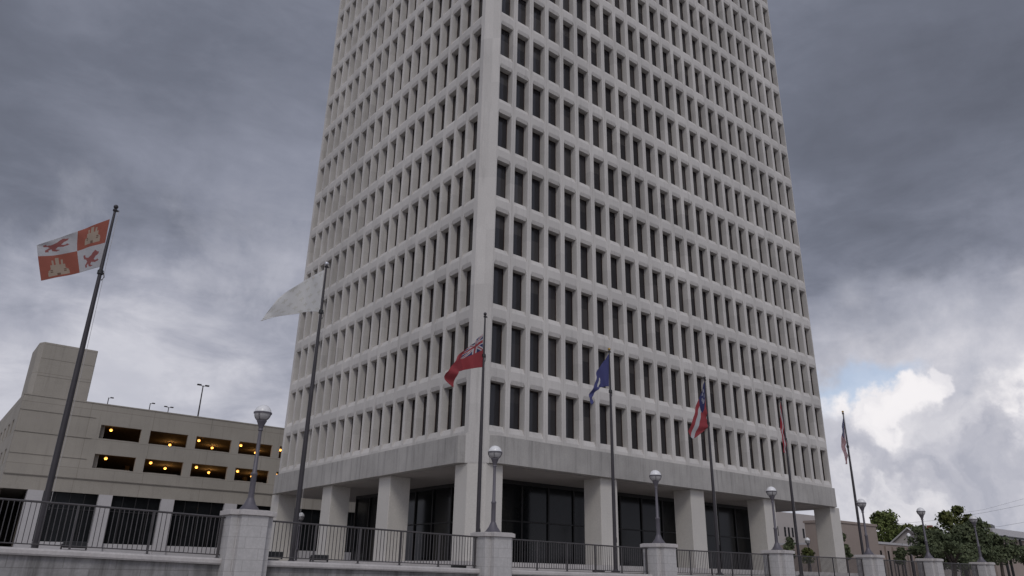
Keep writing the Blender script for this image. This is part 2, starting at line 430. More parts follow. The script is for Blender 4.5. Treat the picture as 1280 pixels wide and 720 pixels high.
for i, x in enumerate(PX[:7]):
    zt = interp(PTP, x)+H
    e = empty('masonry_pier', (x, 22, 0), pier_words[i], 'pier', 'masonry piers along the plaza wall')
    q = MB(); q.prism(notch(0, 0, .60, .38), .146, zt-.15); q.build('shaft', M['block'], e, bevel=.012)
    q = MB(); q.prism(notch(0, 0, .67, .45), zt-.15, zt-.02); q.prism(notch(0, 0, .62, .40), zt-.02, zt)
    q.build('cap', M['coping'], e, bevel=.015)
    piers.append((x, zt))

wall_names = ['stained block wall with rounded coping at the far left', 'block wall in front of the left side of the tower', 'block wall under the railing before the first lobby bay', 'block wall under the railing between third and fourth pier',
              'block wall under the railing right of the fourth pier', 'low block wall before the beige building', 'block wall before the dark trees', 'pale coping and wall at the far right edge']
rail_names = ['brown metal railing at the far left in front of the garage', 'brown metal railing before the left side of the tower', 'brown metal railing before the first lobby bay', 'brown railing before the second and third lobby bays',
              'brown railing in front of the open tower bay', 'brown railing before the beige building', 'short dark railing before the dense trees']
edges = [(-22, PX[0])] + [(PX[i], PX[i+1]) for i in range(7)]
ZS = lambda x: interp(LED, x)+H
for i, (a, b) in enumerate(edges):
    a2 = a if i == 0 else a+.56; b2 = b-.56
    if i == 7: b2 = 66.4
    e = empty('retaining_wall', ((a2+b2)/2, 22.1, 0), wall_names[i], 'wall', 'block walls along the plaza edge'); ox, oy = (a2+b2)/2, 22.1
    n = 8
    q = MB(); cp = MB()
    prof = [(-.17, -.17), (-.20, -.13), (-.20, -.05), (-.17, -.012), (-.13, 0), (.36, 0), (.36, -.17)]
    for k in range(n):
        x0 = a2+(b2-a2)*k/n; x1 = a2+(b2-a2)*(k+1)/n
        z0, z1 = ZS(x0), ZS(x1)
        def quad(f, pts, mb): mb.face([(X-ox, Yy, Z) for X, Yy, Z in pts])
        q.face([(x0-ox, -.05, .146), (x1-ox, -.05, .146), (x1-ox, -.05, z1-.165), (x0-ox, -.05, z0-.165)])
        q.face([(x0-ox, .36, .146), (x1-ox, .36, .146), (x1-ox, .36, z1-.165), (x0-ox, .36, z0-.165)])
        for (ya, za), (yb, zb) in zip(prof, prof[1:]+prof[:1]):
            cp.face([(x0-ox, ya, z0+za), (x1-ox, ya, z1+za), (x1-ox, yb, z1+zb), (x0-ox, yb, z0+zb)])
    q.build('block_face', M['wallblock'], e)
    cp.build('coping', M['coping'], e)
    if i == 7: continue
    # railing
    a3, b3 = a2+.02 if i else a2, b2-.02
    r = empty('railing', ((a3+b3)/2, 22.12, ZS((a3+b3)/2)), rail_names[i], 'railing', 'brown metal railings along the plaza edge')
    def loc(x, y, z): return (x-r.location.x, y-r.location.y, z-r.location.z)
    T = lambda x: interp(RTP, x)+H
    xs = [a3+(b3-a3)*k/8 for k in range(9)]
    q = MB(); q.tube([loc(x, 22.12, T(x)-.02) for x in xs], .026, 8); q.build('top_rail', M['rail'], r, smooth=True)
    q = MB(); q.tube([loc(x, 22.12, ZS(x)+.09) for x in xs], .016, 6); q.build('bottom_rail', M['rail'], r, smooth=True)
    npst = 17 if i == 0 else 6
    step = (b3-a3)/(npst-1)*1.0
    for k in range(npst):
        x = a3+.10+(b3-a3-.2)*k/(npst-1); q = MB()
        z0, z1 = ZS(x)-r.location.z, T(x)-.03-r.location.z
        q.box(-.024, .024, -.024, .024, z0, z1); q.box(-.06, .06, -.05, .05, z0-.002, z0+.012)
        q.build('post', M['rail'], r, loc=(x-r.location.x, 0, 0))
    q = MB(); nb = int((b3-a3)/.118)
    for k in range(nb):
        x = a3+(b3-a3)*(k+.5)/nb; q.box(*[x-.0085-r.location.x, x+.0085-r.location.x], -.0085, .0085, ZS(x)+.09-r.location.z, T(x)-.03-r.location.z)
    q.build('balusters', M['rail'], r)

# ------------------------------------------------------------------ globe lamps
def make_lamp(loc, label, group, cat='street lamp'):
    e = empty('street_lamp', loc, label, cat, group)
    q = MB(); q.lathe([(.30, 0), (.30, .03), (.27, .05), (.16, .20), (.105, .33), (.095, .36)], 20); q.build('base', M['lamp_paint'], e, True)
    q = MB(); q.lathe([(.085, .36), (.08, 1.0), (.095, 1.02), (.095, 1.06), (.062, 1.10), (.05, 2.28), (.05, 2.30)], 16); q.build('pole', M['lamp_paint'], e, True)
    q = MB(); q.lathe([(.05, 2.30), (.075, 2.31), (.075, 2.35), (.06, 2.37), (.075, 2.42), (.13, 2.56), (.145, 2.58), (.145, 2.61), (.11, 2.62)], 20); q.build('fitter', M['lamp_paint'], e, True)
    cz, rr = 2.83, .245
    q = MB(); q.lathe([(rr*math.sin(t)*1.0+.001, cz-rr*math.cos(t)) for t in [R(32+i*58/6) for i in range(7)]], 28); gl = q.build('globe', M['globe_low'], e, True)
    q = MB(); q.lathe([(rr*math.sin(t)+.001, cz+.004-rr*math.cos(t)) for t in [R(90+i*90/8) for i in range(9)]], 28); q.build('dome', M['globe'], gl, True)
    q = MB(); q.lathe([(rr+.004, cz-.022), (rr+.022, cz-.022), (rr+.022, cz+.022), (rr+.004, cz+.022)], 32)
    for k in range(4):
        a = R(45+90*k)
        q.tube([((rr+.014)*math.sin(t)*math.cos(a), (rr+.014)*math.sin(t)*math.sin(a), cz-(rr+.014)*math.cos(t)) for t in [R(34+i*56/6) for i in range(7)]], .012, 6)
    q.build('cage', M['lamp_paint'], e, True)
    return e
lamp_words = ['large globe lamp on the leftmost pier, in front of the garage', 'globe street lamp on the pier before the tower corner', 'globe street lamp on the pier before the second lobby bay', 'globe lamp on the pier beside the open tower bay',
              'globe lamp right beside the last flagpole', 'globe lamp rising above the dense trees, second from the right', 'rightmost globe lamp against the sky over the bank']
lamp0 = None
for i, x in enumerate(PX[:7]):
    z = interp(PTP, x)+H
    if lamp0 is None: lamp0 = make_lamp((x, 22, z), lamp_words[0], 'globe lamps on the masonry piers')
    else:
        l_ = copy_tree(lamp0); l_.location = (x, 22, z); l_['label'] = lamp_words[i]
for (px, py, Y, w) in [(1009.5, 676, 60, 'small distant globe lamp seen through the open tower bay'), (1136, 671, 60, 'small distant globe lamp before the low pilastered building'), (376, 646, 72, 'small distant globe lamp seen through the left end of the tower')]:
    p = at(px, py, Y); l_ = copy_tree(lamp0); l_.location = (p.x, p.y, PZ-.1); l_['label'] = w; l_['group'] = 'distant globe lamps'
    s_ = (p.z-PZ+.1)/2.83; l_.scale = (1.35, 1.35, max(.8, s_))

# ------------------------------------------------------------------ flagpoles
YP = 25.5
k_ = YP/23.2
pole_px = [((139, 257), (52, 680)), ((403, 328), (371, 698)), ((605, 392), (598, 690)), ((763, 437), (768, 716)), ((884, 473), (896, 716)), ((978.5, 498), (998, 713)), ((1058, 516), (1078, 700))]
pole_words = ['nearest thick flagpole at the left, flying the red and white quartered flag', 'flagpole with the silver ball, flying the white flag', 'flagpole before the tower corner, flying the red ensign', 'flagpole with a gold top, flying the blue flag',
              'flagpole flying the red, white and red flag with blue canton', 'flagpole with a thin hanging flag before the right end of the tower', 'rightmost flagpole against the white cloud']
poles = []
for i, (a, b) in enumerate(pole_px):
    pt = at(*a, YP); pb = at(*b, YP)
    wgt = .3 if i == 6 else .5
    x = pt.x*wgt+pb.x*(1-wgt)
    top = pt.z-PZ
    e = empty('flagpole', (x, YP, PZ), pole_words[i], 'flagpole', 'flagpoles along the plaza edge')
    lean = (pt.x-pb.x)/top*.55
    rb = .09 if i == 0 else .085
    q = MB(); q.lathe([(rb+.13, 0), (rb+.13, .05), (rb+.04, .10), (rb+.01, .16)], 20); q.build('base_collar', M['polem'], e, True)
    q = MB(); q.lathe([(rb, .0), (rb, top*.3), (rb*.86, top*.55), (rb*.62, top*.8), (rb*.42, top-.16)], 18); q.build('shaft', M['polem'], e, True)
    q = MB(); q.lathe([(.055, top-.17), (.07, top-.15), (.07, top-.10), (.04, top-.08)], 12); q.box(.03, .12, -.02, .02, top-.16, top-.11); q.build('truck', M['polem'], e, True)
    q = MB(); q.lathe([(.015, top-.09), (.02, top-.075)]+[(.075*math.sin(R(t)), top-.0-.075*math.cos(R(t))) for t in range(20, 180, 20)]+[(.004, top+.075)], 16)
    q.build('finial_ball', M[['polem', 'silver', 'polem', 'gold', 'polem', 'polem', 'gold'][i]], e, True)
    q = MB(); zc = [2.35, 2.0, 1.95, 2.2, 2.6, 2.6, 2.4][i]
    q.lathe([(rb*.5, top-zc-.10), (rb*.5+.045, top-zc-.07), (rb*.5+.045, top-zc+.05), (rb*.5, top-zc+.10)], 12); q.tube([(rb*.5+.05, 0, top-zc), (rb*.5+.09, .02, top-zc-.14), (rb*.5+.03, 0, top-zc-.26)], .018, 6)
    q.build('halyard_snap', M['black'], e, True)
    q = MB(); q.tube([(.10, -.02, top-.14), (rb+.035, -.03, top*.5), (rb+.03, -.03, 1.5)], .007, 5); q.build('halyard', M['rope'], e)
    q = MB(); q.box(rb-.01, rb+.05, -.015, .015, 1.42, 1.46); q.box(rb+.03, rb+.05, -.015, .015, 1.32, 1.56); q.build('cleat', M['polem'], e)
    poles.append(e)

# ------------------------------------------------------------------ flags
C_ = {}
def cloth(name, c):
    mt, n, l, b = new_mat('cloth_'+name)
    f = tex_noise(n, l, mapped(n, l), 6, 4, .6)
    r = ramp(n, [(.3, [x*.96 for x in c]), (.7, [min(1, x*1.03) for x in c])]); l.new(f, r.inputs[0]); l.new(r.outputs[0], b.inputs['Base Color'])
    b.inputs['Roughness'].default_value = .85
    tr = n.new('ShaderNodeBsdfTranslucent'); l.new(r.outputs[0], tr.inputs[0])
    mx = n.new('ShaderNodeMixShader'); mx.inputs[0].default_value = .35
    out = [x for x in n if x.type == 'OUTPUT_MATERIAL'][0]
    l.new(b.outputs[0], mx.inputs[1]); l.new(tr.outputs[0], mx.inputs[2]); l.new(mx.outputs[0], out.inputs[0])
    C_[name] = mt; return mt
for nm, c_ in dict(orange_red=(.40, .13, .09), white=(.56, .55, .56), cream=(.46, .37, .29), lion=(.36, .13, .12), red=(.38, .06, .07), navy=(.04, .045, .14), blue=(.085, .09, .24), pale_gold=(.66, .645, .60), offwhite=(.74, .73, .71), dark_detail=(.22, .14, .10), deepred=(.42, .045, .06)).items(): cloth(nm, c_)
def inpoly(x, y, P):
    ins = False
    for (x0, y0), (x1, y1) in zip(P, P[1:]+P[:1]):
        if (y0 > y) != (y1 > y) and x < (x1-x0)*(y-y0)/(y1-y0)+x0: ins = not ins
    return ins
CASTLE = [(.18, .06), (.82, .06), (.80, .34), (.72, .42), (.72, .62), (.66, .62), (.66, .82), (.61, .82), (.61, .62), (.55, .62), (.55, .94), (.45, .94), (.45, .62), (.39, .62), (.39, .82), (.34, .82), (.34, .62), (.28, .62), (.28, .42), (.20, .34)]
LION = [(.78, .86), (.90, .78), (.86, .66), (.74, .60), (.66, .46), (.74, .40), (.88, .44), (.92, .34), (.72, .28), (.56, .34), (.48, .22), (.62, .12), (.52, .06), (.38, .12), (.34, .30), (.24, .20), (.28, .08), (.14, .08), (.14, .26), (.28, .42), (.22, .56), (.10, .60), (.08, .80), (.18, .82), (.20, .68), (.34, .62), (.52, .70), (.62, .84), (.70, .94)]
def fl1(u, v):            # u from hoist, v from bottom
    q_top = v > .5; q_h = u < .5
    uu = (u*2) % 1; vv = (v*2) % 1
    if q_top == q_h:
        if inpoly((1-uu-.5)/.82+.5, (vv-.5)/.82+.5, CASTLE):
            if (.46 < uu < .54 and vv < .24) or (abs(uu-.34) < .03 and .3 < vv < .42) or (abs(uu-.66) < .03 and .3 < vv < .42) or (.06+.28 < vv < .06+.31): return 'dark_detail' if not .34 < vv < .37 else 'cream'
            return 'cream'
        return 'orange_red'
    return 'lion' if inpoly((1-uu-.5)/.72+.5, (vv-.5)/.72+.5, LION) else 'white'
FLEUR = [(.5, 1.), (.62, .72), (.56, .5), (.74, .66), (.92, .58), (.9, .36), (.72, .36), (.58, .36), (.64, .06), (.5, .0), (.36, .06), (.42, .36), (.28, .36), (.1, .36), (.08, .58), (.26, .66), (.44, .5), (.38, .72)]
def fl2(u, v):
    c_ = u*6; r_ = v*5
    off = .5 if int(r_) % 2 else 0
    a = (c_+off) % 1; b = r_ % 1
    if .22 < a < .78 and .12 < b < .9 and inpoly((a-.22)/.56, (b-.12)/.78, FLEUR) and .04 < u < .96: return 'pale_gold'
    return 'offwhite'
def fl3(u, v):
    if u < .5 and v > .5:
        x = u/.5*2-1; y = (v-.5)/.5*2-1
        if abs(x) < .10 or abs(y) < .17: return 'red'
        if abs(x) < .19 or abs(y) < .30: return 'white'
        d = min(abs(x-y), abs(x+y))
        if d < .09: return 'red'
        if d < .27: return 'white'
        return 'navy'
    return 'red'
def fl4(u, v):
    if (u-.45)**2/.014+(v-.5)**2/.022 < 1: return 'offwhite' if math.sin(u*70)*math.sin(v*50) > -.2 else 'pale_gold'
    return 'blue'
def star(x, y, cx, cy, r):
    dx, dy = x-cx, y-cy; a = math.atan2(dy, dx); rr = math.hypot(dx, dy)
    k = (a/(2*math.pi/5)) % 1; return rr < r*(.5+.5*abs(k*2-1))
def fl5(u, v):
    if u < .4 and v > .34:
        x = (u-.2)/.4*1.6; y = (v-.67)/.66
        for j in range(7):
            if star(x, y, .28*math.cos(j*2*math.pi/7), .28*math.sin(j*2*math.pi/7), .11): return 'white'
        return 'navy'
    return 'white' if .34 < 1-v < .58 else 'red'
def fl7(u, v):
    if u < .4 and v > .46:
        a = (u*28) % 2; b = ((v-.46)*18) % 2
        return 'white' if a > 1.1 and b > 1.0 else 'navy'
    return 'red' if int((1-v)*13) % 2 == 0 else 'white'
def fl6(u, v):
    if u < .42 and v > .5: return 'deepred' if abs(u-.2) > .05 else 'white'
    return 'white' if .36 < v < .60 else 'deepred'
def make_flag(name, pole_i, rows, fn, pal, label, nu=72, nv=44, amp=.12, folds=2.2, Y=YP, phase=0.):
    """rows: pixel rows top..bottom, each a list of points from the hoist to the fly, laid out at the pole's distance and given real folds in depth"""
    P = [[at(x, y, Y) for x, y in r_] for r_ in rows]
    dx = poles[pole_i].location.x-.06-sum(r_[0].x for r_ in P)/len(P)
    P = [[p+Vector((dx, 0, 0)) for p in r_] for r_ in P]
    def cr(pts, t):                      # Catmull-Rom
        n = len(pts)-1; s = min(max(t*n, 0), n-1e-6); k = int(s); f = s-k
        p0 = pts[max(k-1, 0)]; p1 = pts[k]; p2 = pts[k+1]; p3 = pts[min(k+2, n)]
        return .5*((2*p1)+(p2-p0)*f+(2*p0-5*p1+4*p2-p3)*f*f+(3*p1-p0-3*p2+p3)*f**3)
    V = []
    for j in range(nv+1):
        t = j/nv
        for i in range(nu+1):
            u = i/nu
            p = cr([cr(r_, u) for r_ in P], t)
            ph = phase+u*folds*2*math.pi+t*1.9+.6*math.sin(t*3+phase)
            dd = amp*min(1, u*3)*(math.sin(ph)+.35*math.sin(2.3*ph+1+3*t))
            V.append(p+Vector((0, 1, 0))*dd+Vector((0, 0, .10*dd)))
    org = V[0].copy(); V = [tuple(v-org) for v in V]
    F = []; mi = []
    for j in range(nv):
        for i in range(nu):
            a = j*(nu+1)+i; F.append((a, a+1, a+nu+2, a+nu+1)); mi.append(pal.index(fn((i+.5)/nu, 1-(j+.5)/nv)))
    me = bpy.data.meshes.new(name); me.from_pydata(V, [], F); me.update()
    for c_ in pal: me.materials.append(C_[c_])
    me.polygons.foreach_set('material_index', mi); me.polygons.foreach_set('use_smooth', [True]*len(F))
    o = bpy.data.objects.new('flag', me); col.objects.link(o); o.location = org
    md = o.modifiers.new('thickness', 'SOLIDIFY'); md.thickness = .006
    return tag(o, label, 'flag', 'flags on the plaza flagpoles')
make_flag('flag', 0, [[(132.8, 272.6), (112, 280), (91.9, 288.5), (66, 297), (41.4, 304.5)], [(127, 302), (109, 307), (91.5, 313), (66, 317), (42.2, 319.5)], [(121.5, 332), (108, 336), (94.5, 340), (70, 344.5), (46.3, 350)]],
          fl1, ['orange_red', 'white', 'cream', 'lion', 'dark_detail'], 'quartered flag with cream castles on red and red lions on white', 132, 88, amp=.07, folds=1.3)
make_flag('flag', 1, [[(402, 336.5), (388, 344), (375, 351.5), (345, 372), (325, 397)], [(399.5, 362), (384, 369), (368, 376), (343, 388), (324, 398.5)], [(397, 389), (382, 389), (366, 391.5), (341, 395.5), (322, 401)]],
          fl2, ['offwhite', 'pale_gold'], 'white flag strewn with faint gold lilies blowing left', 120, 80, amp=.08, folds=1.6, phase=1)
make_flag('flag', 2, [[(602, 417.5), (592, 426), (582, 435.5), (567, 450), (555.5, 466)], [(602, 437), (590, 442), (577, 449), (565, 461), (557.5, 475)], [(602, 458.5), (590, 460), (578, 462.5), (568.5, 467), (566.5, 484)]],
          fl3, ['red', 'white', 'navy'], 'red ensign with a crossed blue and white canton', 96, 72, amp=.13, folds=1.9, phase=.5)
make_flag('flag', 3, [[(762, 442), (753, 455.5), (745, 474), (739.5, 493), (737.5, 505)], [(762, 462), (756, 470), (748, 481), (741.5, 494), (738.2, 506)], [(762, 483), (757, 483.5), (748, 486), (743, 496), (739.3, 507)]],
          fl4, ['blue', 'offwhite', 'pale_gold'], 'plain deep blue flag drooping to a point with a faint pale mark', 80, 56, amp=.10, folds=2.4, phase=2)
make_flag('flag', 4, [[(884.6, 477), (880.5, 490), (875.5, 506), (870, 523), (865.5, 540)], [(885, 492), (882.5, 505), (879, 519), (874.5, 533), (870.5, 549)], [(886, 508), (887.4, 517), (888, 527), (887, 536), (881.5, 542)]],
          fl5, ['red', 'white', 'navy'], 'limp flag in red, white and red with a blue starry canton', 80, 60, amp=.05, folds=2.0, phase=1)
make_flag('flag', 5, [[(979.4, 503), (978.8, 518), (979.6, 534), (981, 550), (984, 566)], [(981, 518), (981.4, 530), (982.4, 543), (984, 556), (986, 567)], [(982.6, 528), (984.4, 538), (985.6, 548), (987, 558), (988, 567)]],
          fl6, ['deepred', 'white'], 'thin red and white flag hanging straight down its pole', 60, 40, amp=.04, folds=2.0, phase=1)
make_flag('flag', 6, [[(1058.4, 521), (1056.6, 535), (1055.8, 550), (1058, 566), (1061.5, 581)], [(1059.2, 532), (1058.8, 543), (1059, 554), (1060.6, 567), (1062.6, 581)], [(1060.2, 544), (1061, 553), (1062, 562), (1063, 571), (1063.8, 581)]],
          fl7, ['red', 'white', 'navy'], 'striped red and white flag with blue starry canton, limp on the rightmost pole', 72, 52, amp=.045, folds=2.0, phase=0)

# small floodlights on the paving behind the railing
fl = None
spots = [(93, 681, 'floodlight at the foot of the leftmost flagpole'), (341, 693, 'small dark floodlight right of the first pier'), (399, 697, 'dark floodlight beside the second flagpole'), (573, 709, 'small floodlight behind the railing left of the second pier'), (748, 715, 'small floodlight left of the fourth flagpole')]
for i, (px, py, w) in enumerate(spots):
    p = at(px, py, 22.7)
    if fl is None:
        fl = empty('floodlight', (0, 0, 0), w, 'floodlight', 'ground floodlights by the flagpoles')
        q = MB(); q.box(-.26, .26, -.09, .09, .06, .20); q.box(-.27, .27, -.11, -.085, .05, .21); q.build('housing', M['black'], fl, bevel=.012)
        q = MB(); q.box(-.24, .24, .092, .10, .075, .185); q.build('lens', M['globe_low'], fl)
        q = MB(); q.box(-.30, -.27, -.03, .03, 0, .15); q.box(.27, .30, -.03, .03, 0, .15); q.box(-.30, .30, -.04, .04, -.0, .015); q.build('bracket', M['metal'], fl)
        o = fl
    else: o = copy_tree(fl)
    o.location = (p.x, 22.7, p.z-.13); o['label'] = w
    q = MB(); hgt = o.location.z-PZ
    q.box(-.16, .16, -.12, .12, -max(hgt, .02)-.01, 0.0); q.build('footing', M['coping'], o)

# ------------------------------------------------------------------ parking garage
K = 90/65
GY = 90.0; GX0 = 5.36*K; GX1 = 72.0
zk = lambda z: z*K+H
gar = empty('parking_garage', (GX0, GY, PZ), 'beige concrete parking garage with lit open decks and a blank stair tower', 'parking garage')
def gb(mb, name, mats, **k):
    off = Vector((GX0, GY, PZ)); mb.v = [tuple(Vector(v)-off) for v in mb.v]
    p = k.pop('parent', None) or gar
    return mb.build(name, mats, parent=p, **k)
def wall_y(mb, x0, x1, z0, z1, y, t, ops):
    xs = sorted({x0, x1, *[a for o in ops for a in o[:2]]}); zs = sorted({z0, z1, *[a for o in ops for a in o[2:]]})
    for i in range(len(zs)-1):
        run = None
        for j in range(len(xs)-1):
            mx_, mz_ = (xs[j]+xs[j+1])/2, (zs[i]+zs[i+1])/2
            hole = any(o[0] < mx_ < o[1] and o[2] < mz_ < o[3] for o in ops)
            if not hole: run = [xs[j], xs[j+1]] if run is None else [run[0], xs[j+1]]
            if (hole or j == len(xs)-2) and run: mb.box(run[0], run[1], y, y+t, zs[i], zs[i+1]); run = None
ZR = zk(11.82); ZG = zk(6.55)
dz = lambda x: 0
ops = []
for i in range(11):
    xa = (10.9+3.62*i)*K; ops += [(xa, xa+2.95*K, zk(9.15), zk(10.2)), (xa, xa+2.95*K, zk(6.9), zk(7.97))]
q = MB(); wall_y(q, GX0, GX1, zk(6.0), ZR, GY, .35, ops)
wall_y(q, GX0, GX1, zk(5.0), zk(6.0), GY+.12, .23, [])
gb(q, 'front_wall', M['garage'])
q = MB()                                      # string courses on the blank bay, sills under the openings
q.box(GX0-.06, 10.4*K, GY-.07, GY, zk(9.05), zk(9.13)); q.box(GX0-.06, 10.4*K, GY-.07, GY, zk(10.65), zk(10.70))
q.box(GX0-.05, GX1, GY-.05, GY, zk(6.05), zk(6.16)); q.box(GX0-.06, GX1, GY-.06, GY, ZR-.10, ZR+.02)
q.box(GX0-.06, 10.4*K, GY-.07, GY, zk(7.5), zk(7.54))
gb(q, 'string_course', M['garage'])
q = MB()                                      # side wall with its own small openings
ys = [GY+3.+i*3.6 for i in range(14)]
def side_box(y0, y1, z0, z1): q.box(GX0, GX0+.35, y0, y1, z0, z1)
prev = GY+.36
for y in ys:
    side_box(prev, y, zk(5.0), ZR-.003)
    side_box(y, y+1.6, zk(5.0), zk(6.9)); side_box(y, y+1.6, zk(8.0), zk(9.15)); side_box(y, y+1.6, zk(10.2), ZR-.003)
    prev = y+1.6
side_box(prev, GY+60, zk(5.0), ZR-.003)
gb(q, 'side_wall', M['garage'])
q = MB()
for z in (zk(5.2), zk(6.05)+.4, zk(8.35)+.1, zk(10.62)):
    q.box(GX0+.4, GX1, GY+.4, GY+60, z, z+.3)
for z0, z1 in ((zk(6.0), zk(8.0)), (zk(8.6), zk(10.5))): q.box(GX0+.5, GX1, GY+17, GY+17.3, z0+.9, z1)
for i in range(9):
    for yy in (14,): q.box(9.8*K+i*3.62*K*1.5, 9.8*K+i*3.62*K*1.5+.5, GY+yy, GY+yy+.5, zk(6.2), zk(10.6))
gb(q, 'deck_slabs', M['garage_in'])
# inner fins seen at the left of each opening
q = MB()
for i in range(11):
    xa = (10.9+3.62*i)*K
    for za, zb in ((9.15, 10.2), (6.9, 7.97)):
        if i == 0: q.box(xa, xa+.55, GY+.8, GY+1.2, zk(za)-.2, zk(zb)+.2)
        q.box(xa+.2, xa+3.9, GY+1.0, GY+1.06, zk(za)+.10, zk(za)+.16)
gb(q, 'inner_rail', M['garage'])
# sodium lamps
rr_ = random.Random(3)
lm = None
for i in range(9):
    for za in (9.15, 6.9):
        xa = (10.9+3.62*i)*K
        offs = [(1.0, 1.45, 3.), (3.0, 1.78, 10.)] if (i, za) not in ((1, 9.15), (0, 9.15), (0, 6.9)) else ([(3.2, 1.70, 11.)] if i == 1 else [(1.35, 1.45, 3.)])
        for dx, dzz, dy in offs:
            dx += rr_.uniform(-.15, .15)+(xa*dy/90*.75 if dy > 5 else .3)
            if lm is None:
                s_ = MB(); s_.lathe([(.17*math.sin(R(t))+.002, -.14*math.cos(R(t))) for t in range(0, 181, 20)], 12, 0)
                s_.box(-.12, .12, -.12, .12, .14, .30, 1)
                me_l = s_.mesh('ceiling_lamp', [M['lampglow'], M['metal']], True); lm = True
            o = bpy.data.objects.new('ceiling_lamp', me_l); col.objects.link(o); o.parent = gar
            o.location = Vector((xa+dx, GY+dy, zk(za)+dzz))-Vector((GX0, GY, PZ))
            if i < 5:
                pl = bpy.data.lights.new('sodium_light', 'POINT'); pl.energy = 45; pl.color = (1, .5, .15); pl.shadow_soft_size = .25
                po = bpy.data.objects.new('sodium_light', pl); col.objects.link(po); po.location = (xa+dx, GY+dy-.1, zk(za)+dzz-.30)
# ground floor: piers and dark glazing
GO = [(8.12, 11.80), (12.75, 16.32), (17.30, 21.33), (22.35, 26.3), (27.3, 31.3), (32.3, 36.3), (37.3, 41.3), (42.3, 46.3)]
prevx = 7.12
zs_, ze_ = zk(1.5), zk(5.0)
for i, (a, b) in enumerate(GO):
    q = MB(); q.box(prevx*K, a*K, GY+.02, GY+1.1, PZ, ze_); gb(q, 'pier', M['pier_g']); prevx = b
    q = MB(); q.box(a*K, b*K, GY+.30, GY+1.0, PZ, zs_); gb(q, 'sill_wall', M['pier_g'])
    wq = MB(); wq.box(a*K, b*K, GY+.62, GY+.66, zs_, ze_+.05, 0)
    for f_ in (0, .24, .5, .76, 1):
        xx = a*K+(b-a)*K*f_; wq.box(xx-.045, xx+.045, GY+.52, GY+.618, zs_, ze_, 1)
    wq.box(a*K+.05, b*K-.05, GY+.54, GY+.616, zs_+3.2, zs_+3.28, 1)
    gb(wq, 'shop_window', [M['shop'], M['mullion']])
q = MB(); q.box(prevx*K, GX1, GY+.02, GY+1.1, PZ, ze_); gb(q, 'pier', M['pier_g'])
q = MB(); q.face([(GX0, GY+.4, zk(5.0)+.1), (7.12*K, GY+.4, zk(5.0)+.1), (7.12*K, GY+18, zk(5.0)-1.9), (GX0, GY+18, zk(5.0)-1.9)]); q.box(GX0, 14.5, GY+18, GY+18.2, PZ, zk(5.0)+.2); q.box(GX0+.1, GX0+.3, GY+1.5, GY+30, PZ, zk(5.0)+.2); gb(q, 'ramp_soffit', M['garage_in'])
q = MB(); q.box(GX0+.4, GX1, GY+3.2, GY+3.5, PZ, zk(5.0)); 
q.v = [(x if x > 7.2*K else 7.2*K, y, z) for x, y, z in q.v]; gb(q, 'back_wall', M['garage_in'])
# stair tower
sx0, sx1, sz = 5.56*K, 9.55*K, zk(15.92)
q = MB(); q.prism([(sx0, GY+.9), (sx0+.35, GY+.12), (sx1, GY+.12), (sx1, GY+6), (sx0, GY+6)], ZR-.3, sz)
st = gb(q, 'stair_tower', M['garage'], bevel=.06)
q = MB(); q.box(sx0+.4, sx1-.06, GY+.09, GY+.118, sz-1.75, sz-1.71); q.box(sx0+.4, sx1-.06, GY+.09, GY+.118, sz-3.6, sz-3.56)
gb(q, 'joint_strip', M['garage'], parent=st)
q = MB(); q.box(GX0+.4, GX1, GY+.36, GY+60, zk(11.0), zk(11.1)); gb(q, 'roof_deck', M['garage'])
# light poles on the roof deck
rp = [(136, 497, 140, 'faint light pole on the garage roof nearest the stair tower'), (188, 504, 140, 'short single headed light pole on the garage roof left of a double one'), (211, 509, 136, 'small double headed light pole on the garage roof'), (254, 482, 100, 'tallest double headed light pole on the garage roof')]
for px, py, Y, w in rp:
    p = at(px, py, Y); z0 = zk(11.1)
    e = empty('light_pole', (p.x, Y, z0), w, 'light pole', 'light poles on the garage roof')
    h_ = p.z-z0; q = MB(); q.lathe([(.12, 0), (.07, h_)], 10); q.build('pole', M['metal'], e, True)
    for s_ in ((-1, 1) if px > 200 else (1,)):
        q = MB(); q.tube([(0, 0, h_-.1), (s_*.35, 0, h_)], .04, 6); q.box(min(s_*.25, s_*.75), max(s_*.25, s_*.75), -.16, .16, h_-.04, h_+.12); q.build('lamp_head', M['metal'], e)

